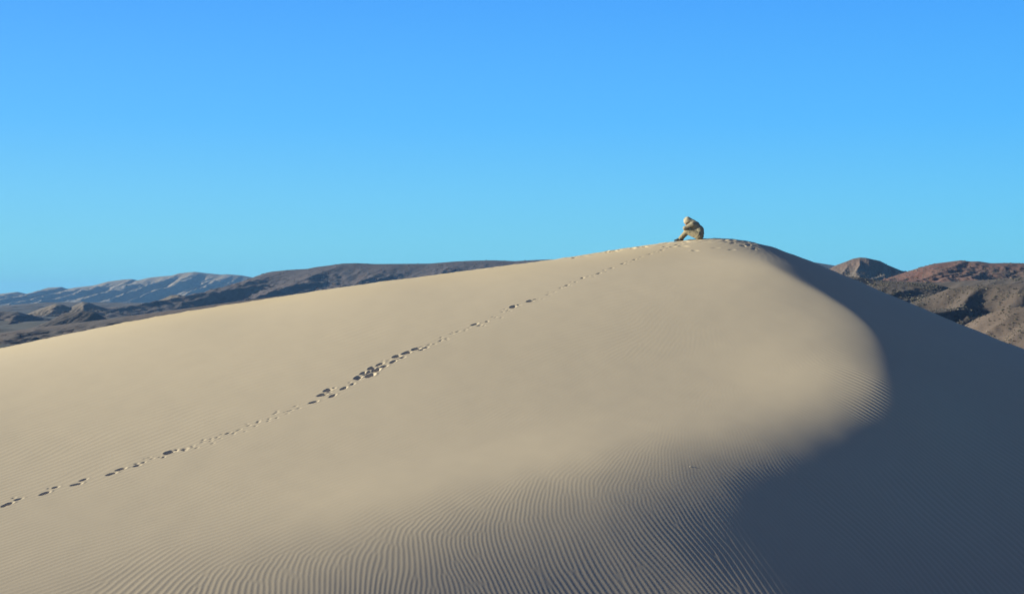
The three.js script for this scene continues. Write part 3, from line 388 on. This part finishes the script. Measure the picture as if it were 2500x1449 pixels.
{
  const seat = [6.82, 51.15], person = new THREE.Group(); person.name = 'person';
  const ground = duneHeightAt(seat[0] + .02, seat[1]);
  person.position.set(seat[0], ground - .005, -seat[1]); person.rotation.y = -.2; scene.add(person);
  tag(person, 'person in khaki jacket, pale hood and trousers sitting hunched on the dune summit', 'person');
  const foot = duneHeightAt(seat[0] - .76, seat[1] - .1) - ground;
  const J = {                                          // joints; x to the right, y up, z towards the viewer; the person faces left
    pelvis: [.03, .118, 0], waist: [-.005, .33, 0], chest: [-.15, .51, 0], neck: [-.30, .61, 0], head: [-.435, .67, 0],
    hip: [-.04, .145, .095], knee: [-.445, .295, .10], ankle: [-.70, foot + .105, .085], toe: [-.90, foot + .035, .10],
    hip2: [-.04, .145, -.095], knee2: [-.43, .29, -.10], ankle2: [-.655, foot + .115, -.085], toe2: [-.86, foot + .05, -.10],
    shoulder: [-.235, .545, .175], elbow: [-.515, .408, .185], wrist: [-.49, .40, -.05], shoulder2: [-.235, .545, -.175], elbow2: [-.52, .405, -.185], wrist2: [-.485, .425, .06],
  };
  const skin = new THREE.MeshPhysicalMaterial({ name: 'skin', color: new THREE.Color(.30, .15, .095), roughness: .6 });
  const cloth = (name, r, g, b) => new THREE.MeshPhysicalMaterial({ name, color: new THREE.Color(r, g, b), roughness: .95, sheen: .25, sheenColor: new THREE.Color(.6, .55, .45), sheenRoughness: .7 });
  const jacketCloth = cloth('khaki_jacket_cloth', .238, .205, .15), hoodCloth = cloth('pale_hood_cloth', .33, .285, .21), trouserCloth = cloth('khaki_trouser_cloth', .225, .182, .12), shoeMat = new THREE.MeshStandardMaterial({ name: 'dark_shoe', color: new THREE.Color(.018, .019, .024), roughness: .7 }), soleMat = new THREE.MeshStandardMaterial({ name: 'rubber_sole', color: new THREE.Color(.03, .028, .027), roughness: .9 });
  // body, with face and hands, one continuous figure inside the clothes
  const fingers = (w, dir, side) => { const F = []; for (let k = 0; k < 4; k++) { const o = (k - 1.5) * .019, l = [.9, 1.05, 1, .8][k]; const a = [w[0] + o, w[1] - .01, w[2] + dir * .085], b = [a[0] - .002, a[1] - .018 * l, a[2] + dir * .038 * l], c = [b[0] - .002, b[1] - .032 * l, b[2] + dir * .012 * l]; F.push([a, b, .0095, .009], [b, c, .009, .0075]); } const t = [w[0] - side * .035, w[1], w[2] + dir * .03], u = [t[0] - side * .018, t[1] - .025, t[2] + dir * .03]; F.push([[w[0], w[1], w[2] + dir * .02], t, .013, .012], [t, u, .011, .008]); return F; };
  const hands = [...fingers(J.wrist, -1, 1), ...fingers(J.wrist2, 1, 1)];
  const bodyDist = (x, y, z) => {
    let d = capsule(x, y, z, J.pelvis, J.waist, .105, .10);
    d = smin(d, capsule(x, y, z, J.waist, J.chest, .10, .11), .05); d = smin(d, capsule(x, y, z, J.chest, J.neck, .085, .055), .05); d = smin(d, capsule(x, y, z, J.neck, J.head, .05, .055), .03);
    d = smin(d, ball(x, y, z, [J.head[0], J.head[1] - .01, 0], [.085, .105, .075]), .03);
    d = smin(d, capsule(x, y, z, [J.head[0] - .045, J.head[1] - .10, 0], [J.head[0] - .03, J.head[1] - .06, 0], .042, .05), .03);        // jaw
    d = smin(d, capsule(x, y, z, [J.head[0] - .085, J.head[1] - .055, 0], [J.head[0] - .098, J.head[1] - .085, 0], .010, .014), .012);   // nose
    for (const s of ['', '2']) {
      d = smin(d, capsule(x, y, z, J['hip' + s], J['knee' + s], .075, .052), .04); d = smin(d, capsule(x, y, z, J['knee' + s], J['ankle' + s], .05, .036), .03); d = smin(d, capsule(x, y, z, J['ankle' + s], [J['toe' + s][0] + .05, J['toe' + s][1] + .005, J['toe' + s][2]], .03, .024), .03);
      d = smin(d, capsule(x, y, z, J.chest, J['shoulder' + s], .08, .055), .04); d = smin(d, capsule(x, y, z, J['shoulder' + s], J['elbow' + s], .048, .038), .03); d = smin(d, capsule(x, y, z, J['elbow' + s], J['wrist' + s], .037, .027), .02);
      const w = J['wrist' + s], dir = s ? 1 : -1; d = smin(d, ball(x, y, z, [w[0], w[1] - .004, w[2] + dir * .055], [.042, .017, .048]), .015);
    }
    let f = 1; for (const [a, b, ra, rb] of hands) f = Math.min(f, capsule(x, y, z, a, b, ra, rb)); d = smin(d, f, .006);
    const eye = Math.min(ball(x, y, z, [J.head[0] - .078, J.head[1] - .04, .032], [.014, .012, .016]), ball(x, y, z, [J.head[0] - .078, J.head[1] - .04, -.032], [.014, .012, .016]));
    return Math.max(d, -eye);
  };
  add(new THREE.Mesh(surface([-.98, foot - .02, -.3], [.22, .84, .3], .0095, bodyDist), skin), 'body', person);
  const fold = (x, y, z, f) => noise(x * f + z * f * .6, y * f * 1.1 - z * f * .4);
  const crease = (x, y, z, turn, along, across) => { const c = Math.cos(turn), s = Math.sin(turn); return Math.abs(noise((x * c + y * s) * along + z * 3, (-x * s + y * c) * across + z * 6)); };
  const jacketDist = (x, y, z) => {
    let d = capsule(x, y, z, [.045, .20, .05], J.waist, .122, .15); d = smin(d, capsule(x, y, z, [.045, .20, -.05], J.waist, .122, .15), .06);
    d = smin(d, capsule(x, y, z, J.waist, J.chest, .145, .15), .06); d = smin(d, capsule(x, y, z, J.chest, [-.255, .60, 0], .14, .085), .05);
    for (const s of ['', '2']) { d = smin(d, capsule(x, y, z, J.chest, J['shoulder' + s], .12, .082), .05); d = smin(d, capsule(x, y, z, J['shoulder' + s], J['elbow' + s], .095, .066), .035); d = smin(d, capsule(x, y, z, J['elbow' + s], J['wrist' + s], .064, .05), .03); }
    d = smin(d, capsule(x, y, z, [-.19, .45, 0], [-.16, .32, 0], .15, .15), .06);
    d += .006 * fold(x, y, z, 9) - .024 * (crease(x, y, z, -.9, 5, 20) - .15) * smooth(.70, .35, y) - .016 * (crease(x + 2, y, z, .35, 6, 30) - .15);
    d = Math.max(d, (.175 + .10 * (.09 - x) * 1.2) - y);                                   // hem
    return d;
  };
  add(new THREE.Mesh(surface([-.64, .12, -.32], [.26, .75, .32], .0095, jacketDist), jacketCloth), 'jacket', person);
  const hoodDist = (x, y, z) => {
    let d = ball(x, y, z, [-.435, .690, 0], [.126, .124, .116]);
    d = smin(d, capsule(x, y, z, [-.42, .735, 0], [-.21, .615, 0], .082, .10), .06);
    d = smin(d, capsule(x, y, z, [-.485, .70, 0], [-.492, .625, 0], .075, .066), .05);
    d += .006 * fold(x, y, z, 10) - .012 * (crease(x, y, z, -.5, 6, 26) - .15);
    const open = capsule(x, y, z, [-.53, .50, 0], [-.44, .60, 0], .10, .062);                // the opening looks down at the knees
    return Math.max(d, -open);
  };
  const hood = add(new THREE.Mesh(surface([-.60, .5, -.16], [-.10, .84, .16], .0085, hoodDist), hoodCloth), 'hood', person);
  const vent = new THREE.SphereGeometry(1, 16, 10); vent.scale(.022, .012, .012); vent.rotateZ(.1);
  const slot = add(new THREE.Mesh(vent, shoeMat), 'hood_opening', hood); slot.position.set(-.528, .747, .062);
  const collar = new THREE.TubeGeometry(new THREE.CatmullRomCurve3([[-.50, .575, .085], [-.42, .60, .12], [-.33, .655, .11], [-.255, .70, .06], [-.235, .715, 0]].map((p) => new THREE.Vector3(...p))), 24, .007, 6);
  add(new THREE.Mesh(collar, shoeMat), 'hood_seam', hood);
  const trouserDist = (x, y, z) => {
    let d = ball(x, y, z, [.035, .118, 0], [.125, .122, .18]);
    for (const s of ['', '2']) {
      const A = J['ankle' + s], c = [A[0] + .012, A[1] + .012, A[2]];
      d = smin(d, capsule(x, y, z, J['hip' + s], J['knee' + s], .148, .106), .05); d = smin(d, capsule(x, y, z, J['knee' + s], c, .088, .066), .03);
    }
    d += .006 * fold(x, y, z, 9) - .019 * (crease(x, y, z, 1.25, 5, 20) - .15) - .010 * (crease(x + 4, y, z, .95, 7, 36) - .15);
    return Math.max(d, foot + .075 - y, -y - .004 + Math.min(0, x + .2) * .4);
  };
  const trousers = add(new THREE.Mesh(surface([-.82, foot, -.26], [.2, .46, .26], .0095, trouserDist), trouserCloth), 'trousers', person);
  const pocket = new THREE.BoxGeometry(.07, .085, .012, 2, 2, 1); pocket.rotateY(-.5); pocket.rotateZ(-.2);
  const pk = add(new THREE.Mesh(pocket, cloth('pocket_cloth', .16, .12, .085)), 'pocket', trousers); pk.position.set(.055, .175, .172);
  for (const s of ['', '2']) {
    const A = J['ankle' + s], T = J['toe' + s];
    const shoe = add(new THREE.Mesh(surface([T[0] - .06, foot - .03, A[2] - .09], [A[0] + .11, A[1] + .1, A[2] + .1], .007, (x, y, z) => {
      let d = capsule(x, y, z, [A[0] + .02, T[1] + .03, A[2]], [T[0] + .02, T[1] + .002, T[2]], .052, .036);
      d = smin(d, capsule(x, y, z, [A[0] + .02, T[1] + .03, A[2]], [A[0] + .005, A[1] + .02, A[2]], .05, .048), .03);
      d = smin(d, capsule(x, y, z, [A[0] - .03, A[1] - .01, A[2]], [T[0] + .09, T[1] + .02, T[2]], .04, .034), .03);
      return Math.max(d, (T[1] - .02) - y);
    }), shoeMat), 'shoe', person);
    const sole = new THREE.Shape(); sole.ellipse(0, 0, .15, .048, 0, 6.2832);
    const sg = new THREE.ExtrudeGeometry(sole, { depth: .02, bevelEnabled: true, bevelSize: .004, bevelThickness: .004, bevelSegments: 2, curveSegments: 20 }); sg.rotateX(Math.PI / 2);
    const so = add(new THREE.Mesh(sg, soleMat), 'sole', shoe); so.position.set((A[0] + T[0]) / 2 + .015, T[1] - .012, (A[2] + T[2]) / 2);
  }
}

// small stone lying on the rippled sand at the edge of the shade
{
  const g = new THREE.IcosahedronGeometry(.014, 2), p = g.attributes.position;
  for (let i = 0; i < p.count; i++) { const x = p.getX(i), y = p.getY(i), z = p.getZ(i), s = 1 + .25 * noise(x * 40 + 3, y * 40 + z * 30); p.setXYZ(i, x * s * 1.2, y * s * .8, z * s); }
  const w = mergeVertices(g.deleteAttribute('normal').deleteAttribute('uv'), 1e-5); w.computeVertexNormals();
  const st = add(new THREE.Mesh(w, new THREE.MeshStandardMaterial({ name: 'pale_stone', color: new THREE.Color(.36, .32, .27), roughness: 1 })), 'pebble');
  st.position.set(3.82, duneHeightAt(3.82, 30.09) + .008, -30.09);
  tag(st, 'small lone pebble on the rippled sand where the lower face turns dark', 'pebble');
}


renderer.render(scene, camera);
